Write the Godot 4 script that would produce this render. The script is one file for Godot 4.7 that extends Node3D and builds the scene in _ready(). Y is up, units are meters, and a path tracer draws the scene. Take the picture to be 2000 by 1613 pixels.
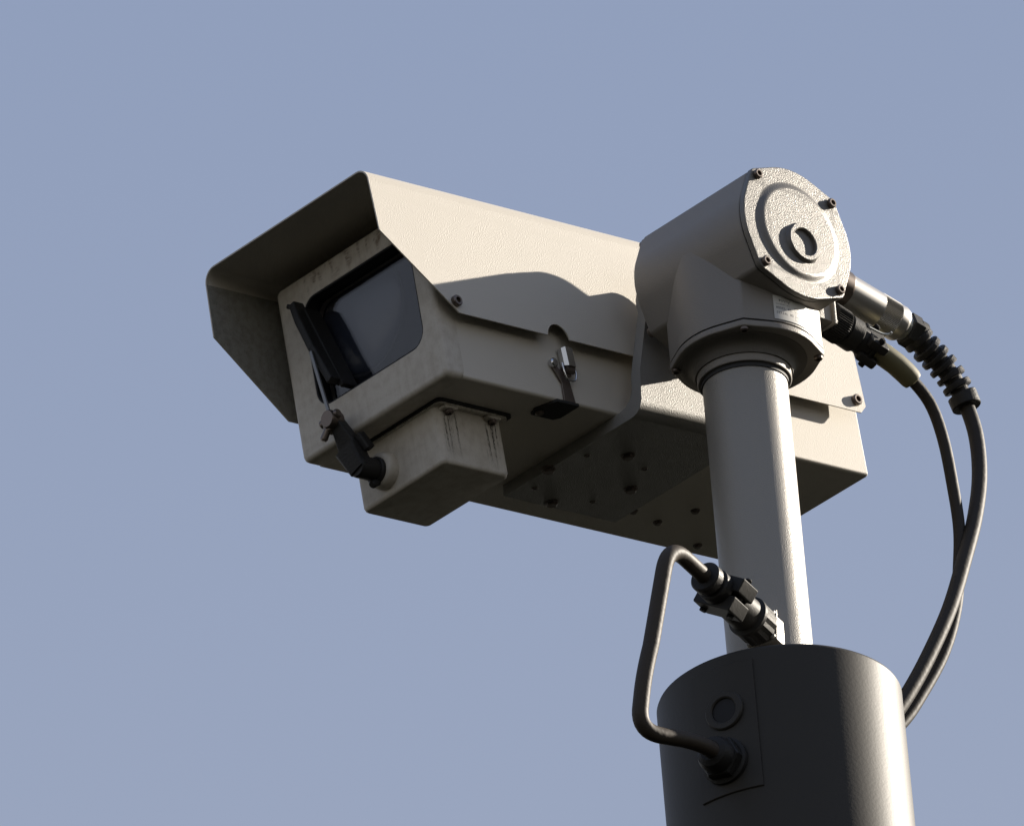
extends Node3D
# A security camera on a pan-and-tilt head at the top of a dark post, seen from the ground against a plain blue sky.
# All shapes are given in millimetres round the point where the tilt axis meets the pan axis; UP metres above the ground.

const UP := 5.363
const TILT := 6.7053          # degrees by which the camera box dips towards its window
const SLIDE := 0.011          # how far the box stands off along the bracket (metres)

var M := {}

# ------------------------------------------------------------------ mesh builder
class Shape:
	var tri := PackedVector3Array()      # three per triangle, millimetres
	var uv := PackedVector2Array()
	var smooth := 38.0

	func _close(from: int) -> void:      # turn a part inside out if its volume is negative
		var c := Vector3.ZERO
		for i in range(from, tri.size()): c += tri[i]
		c /= maxf(1, tri.size() - from)
		var v := 0.0
		for i in range(from, tri.size(), 3): v += (tri[i] - c).dot((tri[i + 1] - c).cross(tri[i + 2] - c))
		if v < 0:
			for i in range(from, tri.size(), 3):
				var t := tri[i + 1]; tri[i + 1] = tri[i + 2]; tri[i + 2] = t

	func _t(a: Vector3, b: Vector3, c: Vector3) -> void:
		if (b - a).cross(c - a).length_squared() > 1e-12:
			tri.append(a); tri.append(b); tri.append(c)

	func skin(rings: Array, cap0 := true, cap1 := true, loop := false, closed := true) -> Shape:
		var from := tri.size()
		var n: int = rings[0].size()
		var m: int = rings.size()
		for k in (m if loop else m - 1):
			var a: PackedVector3Array = rings[k]
			var b: PackedVector3Array = rings[(k + 1) % m]
			for i in (n if closed else n - 1):
				var j := (i + 1) % n
				_t(a[i], a[j], b[j]); _t(a[i], b[j], b[i])
		for e in [[cap0, 0, true], [cap1, m - 1, false]]:
			if not e[0]: continue
			var r: PackedVector3Array = rings[e[1]]
			var c := Vector3.ZERO
			for q in r: c += q
			c /= n
			for i in n:
				var j := (i + 1) % n
				if e[2]: _t(c, r[j], r[i])
				else: _t(c, r[i], r[j])
		_close(from)
		return self

	func loft(outline: PackedVector2Array, layers: Array, xf := Transform3D(), cap0 := true, cap1 := true) -> Shape:
		# the outline (anticlockwise, XY) pushed along Z; every layer is (inset, z)
		var nm := PackedVector2Array()
		var n := outline.size()
		for i in n:
			var d := outline[(i + 1) % n] - outline[(i - 1 + n) % n]
			nm.append(Vector2(d.y, -d.x).normalized())
		var rings := []
		for l in layers:
			var r := PackedVector3Array()
			for i in n:
				var q: Vector2 = outline[i] - nm[i] * l.x
				r.append(xf * Vector3(q.x, q.y, l.y))
			rings.append(r)
		return skin(rings, cap0, cap1)

	func lathe(profile: Array, xf := Transform3D(), seg := 40) -> Shape:
		# the profile (r, y) turned round Y
		var rings := []
		for q in profile:
			var r := PackedVector3Array()
			for i in seg:
				var a := TAU * i / seg
				r.append(xf * Vector3(maxf(q.x, 0.0005) * cos(a), q.y, maxf(q.x, 0.0005) * sin(a)))
			rings.append(r)
		return skin(rings)

	func box(size: Vector3, r: float, xf := Transform3D()) -> Shape:
		# a block with all edges rounded off
		var o := rrect(0, 0, size.x, size.y, r, 3)
		var h := size.z / 2
		return loft(o, [Vector2(r * 0.9, -h), Vector2(r * 0.3, -h + r * 0.3), Vector2(0, -h + r), Vector2(0, h - r), Vector2(r * 0.3, h - r * 0.3), Vector2(r * 0.9, h)], xf)

	func sweep(path: PackedVector3Array, profile: Array, seg := 20) -> Shape:
		# the profile (radius, distance along the path) carried along a dense path
		var cum := [0.0]
		for i in range(1, path.size()): cum.append(cum[-1] + path[i].distance_to(path[i - 1]))
		var rings := []
		var side := Vector3.ZERO
		for q in profile:
			var s: float = clampf(q.y, 0.0, cum[-1])
			var i := 0
			while i < path.size() - 2 and cum[i + 1] < s: i += 1
			var f: float = (s - cum[i]) / maxf(cum[i + 1] - cum[i], 1e-6)
			var p := path[i].lerp(path[i + 1], f)
			var t0 := (path[mini(i + 1, path.size() - 1)] - path[maxi(i - 1, 0)]).normalized()
			var t1 := (path[mini(i + 2, path.size() - 1)] - path[i]).normalized()
			var t := t0.lerp(t1, f).normalized()
			if side == Vector3.ZERO: side = t.cross(Vector3(0.31, 0.2, 0.93)).normalized()
			side = (side - t * side.dot(t)).normalized()
			var up := t.cross(side)
			var r := PackedVector3Array()
			for k in seg:
				var a := TAU * k / seg
				r.append(p + (side * cos(a) + up * sin(a)) * maxf(q.x, 0.001))
			rings.append(r)
		return skin(rings)

	func mesh() -> ArrayMesh:
		# normals smoothed across every edge softer than the limit
		var nf := tri.size() / 3
		var fn := PackedVector3Array()
		var at := {}
		var key := []
		for f in nf:
			var c := (tri[3 * f + 1] - tri[3 * f]).cross(tri[3 * f + 2] - tri[3 * f])
			fn.append(c)
			for k in 3:
				var q := Vector3i((tri[3 * f + k] * 500.0).round())
				key.append(q)
				if at.has(q): at[q].append(f)
				else: at[q] = [f]
		var lim := cos(deg_to_rad(smooth))
		var v := PackedVector3Array(); var nn := PackedVector3Array()
		for f in nf:
			var me := fn[f].normalized()
			for k in [0, 2, 1]:
				var sum := Vector3.ZERO
				for g in at[key[3 * f + k]]:
					if fn[g].normalized().dot(me) > lim: sum += fn[g]
				v.append(tri[3 * f + k] * 0.001)
				nn.append(sum.normalized())
		var arr := []
		arr.resize(Mesh.ARRAY_MAX)
		arr[Mesh.ARRAY_VERTEX] = v
		arr[Mesh.ARRAY_NORMAL] = nn
		if uv.size() == v.size(): 
			var u2 := PackedVector2Array()
			for f in nf:
				for k in [0, 2, 1]: u2.append(uv[3 * f + k])
			arr[Mesh.ARRAY_TEX_UV] = u2
		var am := ArrayMesh.new()
		am.add_surface_from_arrays(Mesh.PRIMITIVE_TRIANGLES, arr)
		return am

	static func rrect(cx: float, cy: float, w: float, h: float, r: float, n := 6) -> PackedVector2Array:
		var o := PackedVector2Array()
		for c in [[1, 1, 0], [-1, 1, 90], [-1, -1, 180], [1, -1, 270]]:
			for i in n + 1:
				var a := deg_to_rad(c[2] + 90.0 * i / n)
				o.append(Vector2(cx + c[0] * (w / 2 - r) + r * cos(a), cy + c[1] * (h / 2 - r) + r * sin(a)))
		return o

	static func ring(r: float, n := 48, teeth := 0.0) -> PackedVector2Array:
		var o := PackedVector2Array()
		for i in n: o.append(Vector2.from_angle(TAU * i / n) * (r - (teeth if i % 2 else 0.0)))
		return o

	static func lobed(r: float, b: float, lr: float, n := 120) -> PackedVector2Array:
		# a circle with four bolt lobes at the diagonals, their hull
		var pts := PackedVector2Array()
		for i in n:
			var a := Vector2.from_angle(TAU * i / n)
			pts.append(a * r)
			for s in [Vector2(b, b), Vector2(-b, b), Vector2(-b, -b), Vector2(b, -b)]: pts.append(s + a * lr)
		var hull := Geometry2D.convex_hull(pts)
		hull.remove_at(hull.size() - 1)
		var area := 0.0
		for i in hull.size(): area += hull[i].cross(hull[(i + 1) % hull.size()])
		if area < 0: hull.reverse()
		return hull

# ------------------------------------------------------------------ scene helpers
func put(called: String, s: Shape, m: Material, parent: Node3D) -> MeshInstance3D:
	var o := MeshInstance3D.new()
	o.name = called
	o.mesh = s.mesh()
	o.material_override = m
	o.cast_shadow = GeometryInstance3D.SHADOW_CASTING_SETTING_ON
	parent.add_child(o, true)
	return o

var used := {}
func numbered(called: String, parent: Node) -> String:
	var k := str(parent.get_instance_id()) + called
	used[k] = used.get(k, -1) + 1
	return called if used[k] == 0 else "%s_%03d" % [called, used[k]]

func part(called: String, s: Shape, m: Material, parent: Node3D) -> MeshInstance3D:
	return put(numbered(called, parent), s, m, parent)

func thing(called: String, label: String, category: String, at: Vector3) -> Node3D:
	var o := Node3D.new()
	o.name = called
	add_child(o, true)
	o.position = at
	o.set_meta("label", label); o.set_meta("category", category)
	return o

func copy_of(o: MeshInstance3D, called: String, parent: Node3D, xf: Transform3D) -> MeshInstance3D:
	var c := MeshInstance3D.new()
	c.name = numbered(called, parent)
	c.mesh = o.mesh
	c.material_override = o.material_override
	c.transform = Transform3D(xf.basis, xf.origin * 0.001)
	parent.add_child(c, true)
	return c

static func along(dir: Vector3, at: Vector3) -> Transform3D:      # local Y runs along dir
	var y := dir.normalized()
	var x := y.cross(Vector3(0.13, 0.4, 0.91)).normalized()
	return Transform3D(Basis(x, y, x.cross(y)), at)

static func facing(dir: Vector3, at: Vector3, up := Vector3.UP) -> Transform3D:      # local Z runs along dir
	var z := dir.normalized()
	var x := up.cross(z).normalized()
	return Transform3D(Basis(x, z.cross(x), z), at)

static func curve(pts: Array, step := 3.0) -> PackedVector3Array:     # a smooth line through the points
	var o := PackedVector3Array()
	for i in pts.size() - 1:
		var a: Vector3 = pts[maxi(i - 1, 0)]; var b: Vector3 = pts[i]
		var c: Vector3 = pts[i + 1]; var d: Vector3 = pts[mini(i + 2, pts.size() - 1)]
		if i == 0: a = b * 2 - c
		if i == pts.size() - 2: d = c * 2 - b
		var n := maxi(2, int(b.distance_to(c) / step))
		for k in n: o.append(b.cubic_interpolate(c, a, d, float(k) / n))
	o.append(pts[-1])
	return o

static func even(path: PackedVector3Array, r: float, r_end := -1.0, step := 4.0) -> Array:
	var len := 0.0
	for i in range(1, path.size()): len += path[i].distance_to(path[i - 1])
	var o := []
	var n := int(len / step)
	for i in n + 1: o.append(Vector2(lerpf(r, r if r_end < 0 else r_end, float(i) / n), len * i / n))
	return o

func fillet(path: PackedVector3Array, a: Vector3, k: Vector3, b: Vector3, n: int) -> void:    # a bend from a to b round the corner k
	for i in n + 1:
		var t := float(i) / n
		path.append(a.lerp(k, t).lerp(k.lerp(b, t), t))

# ------------------------------------------------------------------ materials
func grain(freq: float, seed_: int, strength: float, kind := FastNoiseLite.TYPE_SIMPLEX_SMOOTH, size := 512, octaves := 2) -> NoiseTexture2D:
	var f := FastNoiseLite.new()
	f.noise_type = kind; f.frequency = freq; f.seed = seed_
	f.fractal_octaves = octaves
	if kind == FastNoiseLite.TYPE_CELLULAR: f.cellular_return_type = FastNoiseLite.RETURN_DISTANCE
	var t := NoiseTexture2D.new()
	t.width = size; t.height = size; t.seamless = true; t.noise = f
	t.as_normal_map = true; t.bump_strength = strength
	t.generate_mipmaps = true
	return t

func mottle(size: int, seed_: int, base: Color, dirt: Color, blotch: float, specks: float, streaks: float) -> ImageTexture:
	# paint with faint blotches, pin-prick specks and rain streaks; sRGB colours
	var img := Image.create(size, size, false, Image.FORMAT_RGB8)
	var a := FastNoiseLite.new(); a.seed = seed_; a.frequency = 0.012; a.fractal_octaves = 4
	var b := FastNoiseLite.new(); b.seed = seed_ + 7; b.frequency = 0.11; b.fractal_octaves = 2
	var c := FastNoiseLite.new(); c.seed = seed_ + 13; c.frequency = 0.028; c.fractal_octaves = 3
	for y in size:
		for x in size:
			var fx := float(x); var fy := float(y)
			# fold so that the edges meet
			var u := absf(fx - size * 0.5) * 2.0; var v := absf(fy - size * 0.5) * 2.0
			var k := blotch * clampf(a.get_noise_2d(u, v) * 1.4 + 0.35, 0, 1)
			k += specks * (1.0 if b.get_noise_2d(fx * 1.3, fy * 1.3 + 300.0) > 0.42 else 0.0)
			var s := c.get_noise_2d(u * 1.5, v * 0.10)
			k += streaks * clampf((s - 0.12) * 2.6, 0, 1) * (0.55 + 0.45 * clampf(b.get_noise_2d(fx, fy) + 0.5, 0, 1))
			img.set_pixel(x, y, base.lerp(dirt, clampf(k, 0, 1)))
	img.generate_mipmaps()
	return ImageTexture.create_from_image(img)

func mat(albedo: Color, rough: float, metal := 0.0) -> StandardMaterial3D:
	var m := StandardMaterial3D.new()
	m.albedo_color = albedo.linear_to_srgb()
	m.roughness = rough; m.metallic = metal
	return m

func textured(m: StandardMaterial3D, per_mm: float, tex: Texture2D, bump: Texture2D = null, scale := 1.0) -> StandardMaterial3D:
	m.uv1_triplanar = true
	m.uv1_scale = Vector3.ONE * (1000.0 / per_mm)
	m.uv1_triplanar_sharpness = 6.0
	if tex: m.albedo_texture = tex; m.albedo_color = Color.WHITE
	if bump: m.normal_enabled = true; m.normal_texture = bump; m.normal_scale = scale
	return m

func lin(r: float, g: float, b: float) -> Color: return Color(r, g, b).linear_to_srgb()

func make_materials() -> void:
	var peel := grain(0.075, 3, 6.0, FastNoiseLite.TYPE_SIMPLEX_SMOOTH, 1024)
	var hammer := grain(0.075, 11, 8.0, FastNoiseLite.TYPE_CELLULAR, 1024, 1)
	var cream := lin(0.56, 0.515, 0.44)
	M.cream = textured(mat(Color.WHITE, 0.55), 96.0, null, peel, 0.19)
	M.cream.albedo_color = cream
	M.hood = textured(mat(Color.WHITE, 0.5), 96.0, null, peel, 0.21)
	M.hood.albedo_color = cream
	M.face = textured(mat(Color.WHITE, 0.55), 150.0, mottle(512, 21, cream, lin(0.20, 0.15, 0.10), 0.14, 0.10, 0.07))
	M.grime = textured(mat(Color.WHITE, 0.65), 90.0, mottle(512, 5, cream, lin(0.10, 0.085, 0.06), 0.22, 0.22, 0.30))
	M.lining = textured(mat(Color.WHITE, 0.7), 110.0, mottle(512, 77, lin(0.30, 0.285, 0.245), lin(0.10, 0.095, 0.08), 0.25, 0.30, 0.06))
	M.hammer = textured(mat(Color(0.28, 0.265, 0.24), 0.42, 0.25), 72.0, null, hammer, 0.3)
	M.hammer_soft = textured(mat(Color(0.235, 0.215, 0.19), 0.5, 0.1), 72.0, null, hammer, 0.2)
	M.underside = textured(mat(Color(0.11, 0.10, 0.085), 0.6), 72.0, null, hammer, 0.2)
	M.cover = textured(mat(Color(0.165, 0.155, 0.138), 0.38, 0.25), 66.0, null, grain(0.080, 12, 8.0, FastNoiseLite.TYPE_CELLULAR, 1024, 1), 0.36)
	M.bracket = textured(mat(Color(0.26, 0.25, 0.23), 0.5, 0.1), 66.0, null, hammer, 0.35)
	M.dark = textured(mat(Color(0.034, 0.031, 0.026), 0.53), 60.0, null, grain(0.03, 8, 6.0), 0.05)
	M.dark.metallic_specular = 0.37
	M.rubber = textured(mat(Color(0.022, 0.021, 0.020), 0.5), 40.0, null, grain(0.03, 9, 6.0), 0.3)
	M.plastic = textured(mat(Color(0.026, 0.025, 0.023), 0.55), 30.0, null, grain(0.02, 19, 5.0), 0.25)
	M.cable = textured(mat(Color(0.034, 0.029, 0.024), 0.58), 40.0, null, grain(0.012, 29, 5.0), 0.3)
	M.lead = textured(mat(Color(0.050, 0.040, 0.030), 0.55), 40.0, null, grain(0.012, 31, 5.0), 0.3)
	for k in [M.cable, M.lead, M.plastic, M.rubber]: k.metallic_specular = 0.33
	M.olive = mat(Color(0.135, 0.12, 0.06), 0.6)
	M.silver = mat(Color(0.50, 0.48, 0.45), 0.42, 0.85)
	M.nickel = mat(Color(0.42, 0.43, 0.41), 0.35, 0.7)
	M.arm = mat(Color(0.22, 0.225, 0.23), 0.45, 0.6)
	M.chrome = mat(Color(0.60, 0.60, 0.60), 0.10, 1.0)
	M.steel = mat(Color(0.16, 0.13, 0.11), 0.38, 0.75)
	M.seal = mat(Color(0.02, 0.02, 0.02), 0.7)
	M.black = mat(Color(0.008, 0.008, 0.009), 0.75)
	M.lens = mat(Color(0.040, 0.048, 0.075), 0.3)
	M.glass = StandardMaterial3D.new()
	M.glass.transparency = BaseMaterial3D.TRANSPARENCY_ALPHA
	M.glass.albedo_color = Color(0.06, 0.07, 0.11, 0.15)
	M.glass.roughness = 0.02
	M.glass.metallic_specular = 0.48

# ------------------------------------------------------------------ build
func _ready() -> void:
	make_materials()
	set_view()
	build_post()
	build_head()
	build_camera_box()
	build_cables()

func set_view() -> void:
	var cam := Camera3D.new()
	cam.name = "view_camera"
	cam.fov = 4.455867
	cam.near = 0.5; cam.far = 4000.0
	cam.transform = Transform3D(Basis(Vector3(0.74840038, -0.07067577, 0.65947086), Vector3(-0.28030812, 0.86743747, 0.41107126), -Vector3(0.60110251, 0.49250093, -0.62937954)).orthonormalized(), Vector3(-4.59243059, -3.76416201 + UP, 4.56584983))
	add_child(cam)
	cam.current = true
	var env := Environment.new()
	env.background_mode = Environment.BG_SKY
	env.tonemap_mode = Environment.TONE_MAPPER_LINEAR
	env.tonemap_exposure = 3.0
	env.sdfgi_enabled = true; env.ssao_enabled = true; env.ssil_enabled = true
	var sm := ProceduralSkyMaterial.new()
	sm.sky_top_color = lin(0.070, 0.096, 0.159)
	sm.sky_horizon_color = lin(0.30, 0.283, 0.24)
	sm.sky_curve = 0.2
	sm.sky_energy_multiplier = 1.0
	sm.ground_bottom_color = lin(0.007, 0.007, 0.006)
	sm.ground_horizon_color = lin(0.010, 0.0095, 0.008)
	sm.ground_curve = 0.05
	sm.sun_angle_max = 12.0
	var sky := Sky.new()
	sky.sky_material = sm
	env.sky = sky
	var we := WorldEnvironment.new()
	we.name = "world_environment"
	we.environment = env
	add_child(we)
	var sun := DirectionalLight3D.new()
	sun.name = "sun"
	sun.light_energy = 1.1
	sun.light_color = Color(1.0, 0.96, 0.90)
	sun.light_angular_distance = 0.53
	sun.shadow_enabled = true
	var az := deg_to_rad(17.0); var el := deg_to_rad(24.0)
	var to_sun := Vector3(cos(az) * cos(el), sin(el), sin(az) * cos(el))
	add_child(sun)
	sun.look_at_from_position(to_sun * 20.0, Vector3.ZERO, Vector3.UP)

var DH := Vector3(-0.6906748, 0, 0.72316548)       # level, from the pole towards the street
var RH := Vector3(0.72316548, 0, 0.6906748)        # level, square to it
var OFF := Vector3(-2.2, 0, -2.0)                  # the column stands a little off the pan axis

func build_post() -> void:
	var root := thing("post", "round charcoal grey steel post carrying the pan and tilt head and camera", "post", Vector3.ZERO)
	var o := Vector3(0, UP * 1000, 0)
	var T := Transform3D(Basis(), o)
	# the wide tube, down to the ground
	var s := Shape.new()
	s.lathe([Vector2(0, -346.2), Vector2(79, -346.2), Vector2(82.6, -345.4), Vector2(84.2, -346.6), Vector2(85, -348.4), Vector2(85, -420), Vector2(85, -700), Vector2(85, -2500), Vector2(85, -UP * 1000), Vector2(0, -UP * 1000)], T, 120)
	var tube := part("post_tube", s, M.dark, root)
	# pale column out of its top
	s = Shape.new()
	s.lathe([Vector2(0, -350), Vector2(30, -350), Vector2(30, -345), Vector2(30, -220), Vector2(30, -80), Vector2(0, -80)], Transform3D(Basis(), o + OFF), 72)
	part("column", s, M.hammer, root)
	# gland plate
	var n := (DH * cos(deg_to_rad(28)) - RH * sin(deg_to_rad(28))).normalized()
	var F := facing(n, o + n * 80.8 + Vector3(0, -404, 0))
	s = Shape.new()
	var arc := []
	var mid := atan2(n.z, n.x)
	for k in 13:
		var a := mid + deg_to_rad(lerpf(-16.0, 16.0, k / 12.0))
		var r := PackedVector3Array()
		for q in [Vector2(84, -453), Vector2(85.7, -453), Vector2(86.3, -452.4), Vector2(86.3, -355.6), Vector2(85.7, -355), Vector2(84, -355)]:
			r.append(o + Vector3(cos(a) * q.x, q.y, sin(a) * q.x))
		arc.append(r)
	s.skin(arc)
	var plate := part("gland_plate", s, M.dark, tube)
	s = Shape.new()
	var H := Transform3D(F.basis, F * Vector3(1, 14, 5.2)) * Transform3D(Basis(Vector3.RIGHT, PI / 2), Vector3.ZERO)
	s.lathe([Vector2(9, -2), Vector2(14.5, -2), Vector2(14.5, 1.2), Vector2(13.6, 2.2), Vector2(10.2, 2.2), Vector2(9.2, 1.4), Vector2(9, -2)], H, 40)
	part("blanking_ring", s, M.dark, tube)
	s = Shape.new()
	s.lathe([Vector2(0, -1), Vector2(9.2, -1), Vector2(9.2, 0.4), Vector2(8, 0.6), Vector2(0, 0.6)], H, 32)
	part("blanking_plug", s, M.black, tube)

func lobes(inset := 0.0) -> PackedVector2Array:
	return Shape.lobed(50.7 - inset, 35.4, 5.0 - inset)

func neck_lobes(inset := 0.0) -> PackedVector2Array:
	return Shape.lobed(50.7 - inset, 35.4, 3.8 - inset)

func socket_bolt(r: float, h: float) -> Shape:      # head standing up along Y from 0
	var s := Shape.new()
	s.lathe([Vector2(0, -1), Vector2(r, -1), Vector2(r, h - 0.7), Vector2(r - 0.7, h), Vector2(r * 0.56, h), Vector2(r * 0.5, h - 0.3), Vector2(r * 0.5, h - 2.2), Vector2(0, h - 2.2)], Transform3D(), 20)
	return s

func build_head() -> void:
	var root := thing("pan_tilt_head", "pale grey hammered metal pan and tilt head with round end cover on column", "camera mount", Vector3(0, UP, 0))
	# tilt housing along Z
	var s := Shape.new()
	s.loft(lobes(), [Vector2(1, -52), Vector2(0, -51), Vector2(0, 55.2), Vector2(0.6, 56)])
	var housing := part("tilt_housing", s, M.hammer_soft, root)
	s = Shape.new()
	s.loft(lobes(), [Vector2(1.3, 55.8), Vector2(1.3, 57.4)])
	part("cover_gasket", s, M.seal, root)
	# the near end cover: a rim, a raised disc, an offset boss with a blind hole
	s = Shape.new()
	var rings := []
	for q in [Vector2(0.2, 57.2), Vector2(-0.5, 57.8), Vector2(-0.5, 61.2), Vector2(-0.1, 61.8), Vector2(0.6, 62.0)]:
		var o := lobes(q.x); var r := PackedVector3Array()
		for a in 144:
			r.append(Vector3.ZERO)
		r = by_angle(o, q.y, 144)
		rings.append(r)
	for q in [[39.5, 62.0], [38.2, 62.2], [36.8, 62.8], [35.4, 63.6], [34.2, 64.1], [32.8, 64.3]]:
		rings.append(by_angle(Shape.ring(q[0], 144), q[1], 144))
	s.skin(rings)
	var cover := part("end_cover", s, M.cover, root)
	s = Shape.new()
	var HB := Transform3D(Basis(Vector3.RIGHT, PI / 2), Vector3(1.6, -9.2, 64.1))
	s.lathe([Vector2(9.6, -5), Vector2(16.8, -1), Vector2(15.8, 0.2), Vector2(15.0, 1.0), Vector2(14.7, 2.4), Vector2(14.0, 3.1), Vector2(11.2, 3.1), Vector2(10.5, 2.5), Vector2(10.3, -4), Vector2(9.6, -5)], HB, 56)
	part("boss_ring", s, M.cover, cover)
	s = Shape.new()
	s.lathe([Vector2(0, -3), Vector2(10.4, -3), Vector2(10.4, -0.6), Vector2(0, -0.6)], HB, 32)
	part("boss_plug", s, M.hammer_soft, cover)
	var bolt: MeshInstance3D = null
	for q in [Vector2(-1, 1), Vector2(1, 1), Vector2(-1, -1), Vector2(1, -1)]:
		var xf := Transform3D(Basis(Vector3.RIGHT, PI / 2), Vector3(q.x * 35.4, q.y * 35.4, 61.8))
		if bolt == null:
			bolt = part("bolt", socket_bolt(3.6, 3.4), M.steel, cover)
			bolt.transform = Transform3D(xf.basis, xf.origin * 0.001)
		else: copy_of(bolt, "bolt", cover, xf)
	# far end cover
	s = Shape.new()
	s.loft(lobes(0.7), [Vector2(0.8, -55.2), Vector2(0, -54.6), Vector2(0, -51.0)])
	var cover2 := part("end_cover", s, M.hammer_soft, root)
	s = Shape.new()
	s.lathe([Vector2(0, -70), Vector2(19, -70), Vector2(19, -52), Vector2(0, -52)], Transform3D(Basis(Vector3.RIGHT, PI / 2), Vector3.ZERO), 40)
	part("tilt_spindle", s, M.steel, root)
	for q in [Vector2(-1, 1), Vector2(-1, -1)]:
		copy_of(bolt, "bolt", cover2, Transform3D(Basis(Vector3.RIGHT, -PI / 2), Vector3(q.x * 35.4, q.y * 35.4, -55.0)))
	# the neck: the same lobed section stood on end
	var Y := Transform3D(Basis(Vector3.RIGHT, -PI / 2), Vector3.ZERO)      # local Z up
	s = Shape.new()
	s.loft(neck_lobes(), [Vector2(0, -70), Vector2(0, -4)], Y)
	part("neck_housing", s, M.hammer_soft, root)
	s = Shape.new()
	s.loft(neck_lobes(), [Vector2(1.3, -71.6), Vector2(1.3, -69.8)], Y)
	part("flange_gasket", s, M.seal, root)
	s = Shape.new()
	s.loft(neck_lobes(-0.4), [Vector2(1.2, -76.4), Vector2(0.4, -76.0), Vector2(0, -75.3), Vector2(0, -71.8), Vector2(0.4, -71.4)], Y)
	var flange := part("bottom_flange", s, M.hammer_soft, root)
	s = Shape.new()
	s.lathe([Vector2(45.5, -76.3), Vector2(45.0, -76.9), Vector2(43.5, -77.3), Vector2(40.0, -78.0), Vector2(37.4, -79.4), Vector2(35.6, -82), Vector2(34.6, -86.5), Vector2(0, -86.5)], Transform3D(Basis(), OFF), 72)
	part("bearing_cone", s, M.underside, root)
	s = Shape.new()
	s.lathe([Vector2(0, -86), Vector2(33.4, -86), Vector2(33.4, -91.4), Vector2(32.8, -92.2), Vector2(31.2, -92.2), Vector2(31.0, -91.2), Vector2(0, -91.2)], Transform3D(Basis(), OFF), 72)
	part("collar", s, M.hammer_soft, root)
	s = Shape.new()
	s.lathe([Vector2(0, -90), Vector2(31.0, -90), Vector2(30.9, -95.4), Vector2(0, -95.4)], Transform3D(Basis(), OFF), 60)
	part("collar_seal", s, M.seal, root)
	var fb: MeshInstance3D = null
	for q in [Vector2(1, 1), Vector2(-1, 1), Vector2(-1, -1), Vector2(1, -1)]:
		var xf := Transform3D(Basis(Vector3.RIGHT, PI), Vector3(q.x * 35.4, -76.2, q.y * 35.4))
		if fb == null:
			fb = part("bolt", socket_bolt(3.2, 2.6), M.steel, flange)
			fb.transform = Transform3D(xf.basis, xf.origin * 0.001)
		else: copy_of(fb, "bolt", flange, xf)
	# rating label, bent round the neck
	s = Shape.new()
	s.smooth = 60
	var na := 14
	for i in na:
		for e in [[0, 0, 1, 0, 1, 1], [0, 0, 1, 1, 0, 1]]:
			for k in 3:
				var u: float = (i + e[2 * k]) / float(na); var v: float = e[2 * k + 1]
				var a := deg_to_rad(lerpf(109.5, 71.0, u))
				s.tri.append(Vector3(cos(a), 0, sin(a)) * 51.1 + Vector3(0, lerpf(-49.5, -68.4, v), 0))
				s.uv.append(Vector2(u, v))
	var lm := mat(Color(0.62, 0.61, 0.58), 0.45)
	lm.albedo_texture = label_print(); lm.albedo_color = Color.WHITE
	lm.cull_mode = BaseMaterial3D.CULL_DISABLED
	var lb := part("rating_label", s, lm, root)
	lb.set_meta("label", "small white printed rating label on the neck")
	# connector pads on the far side of neck and housing
	s = Shape.new()
	s.box(Vector3(14, 24, 22), 1.2, Transform3D(Basis(), Vector3(45, -31.5, 26)))
	part("connector_pad", s, M.hammer, root)
	# L-shaped bracket between head and camera box (tilts with the box)
	build_bracket(root)

func by_angle(o: PackedVector2Array, z: float, n: int) -> PackedVector3Array:
	# resample a star-shaped outline at even angles
	var r := PackedVector3Array()
	for k in n:
		var d := Vector2.from_angle(TAU * k / n)
		var best := 0.0
		for i in o.size():
			var a := o[i]; var b := o[(i + 1) % o.size()]
			var ca := d.cross(a); var cb := d.cross(b)
			if ca <= 0.0001 and cb >= -0.0001 and d.dot(a + b) > 0 and cb - ca > 1e-9:
				var q := a.lerp(b, -ca / (cb - ca))
				best = maxf(best, q.dot(d))
		r.append(Vector3(d.x * best, d.y * best, z))
	return r

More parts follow.
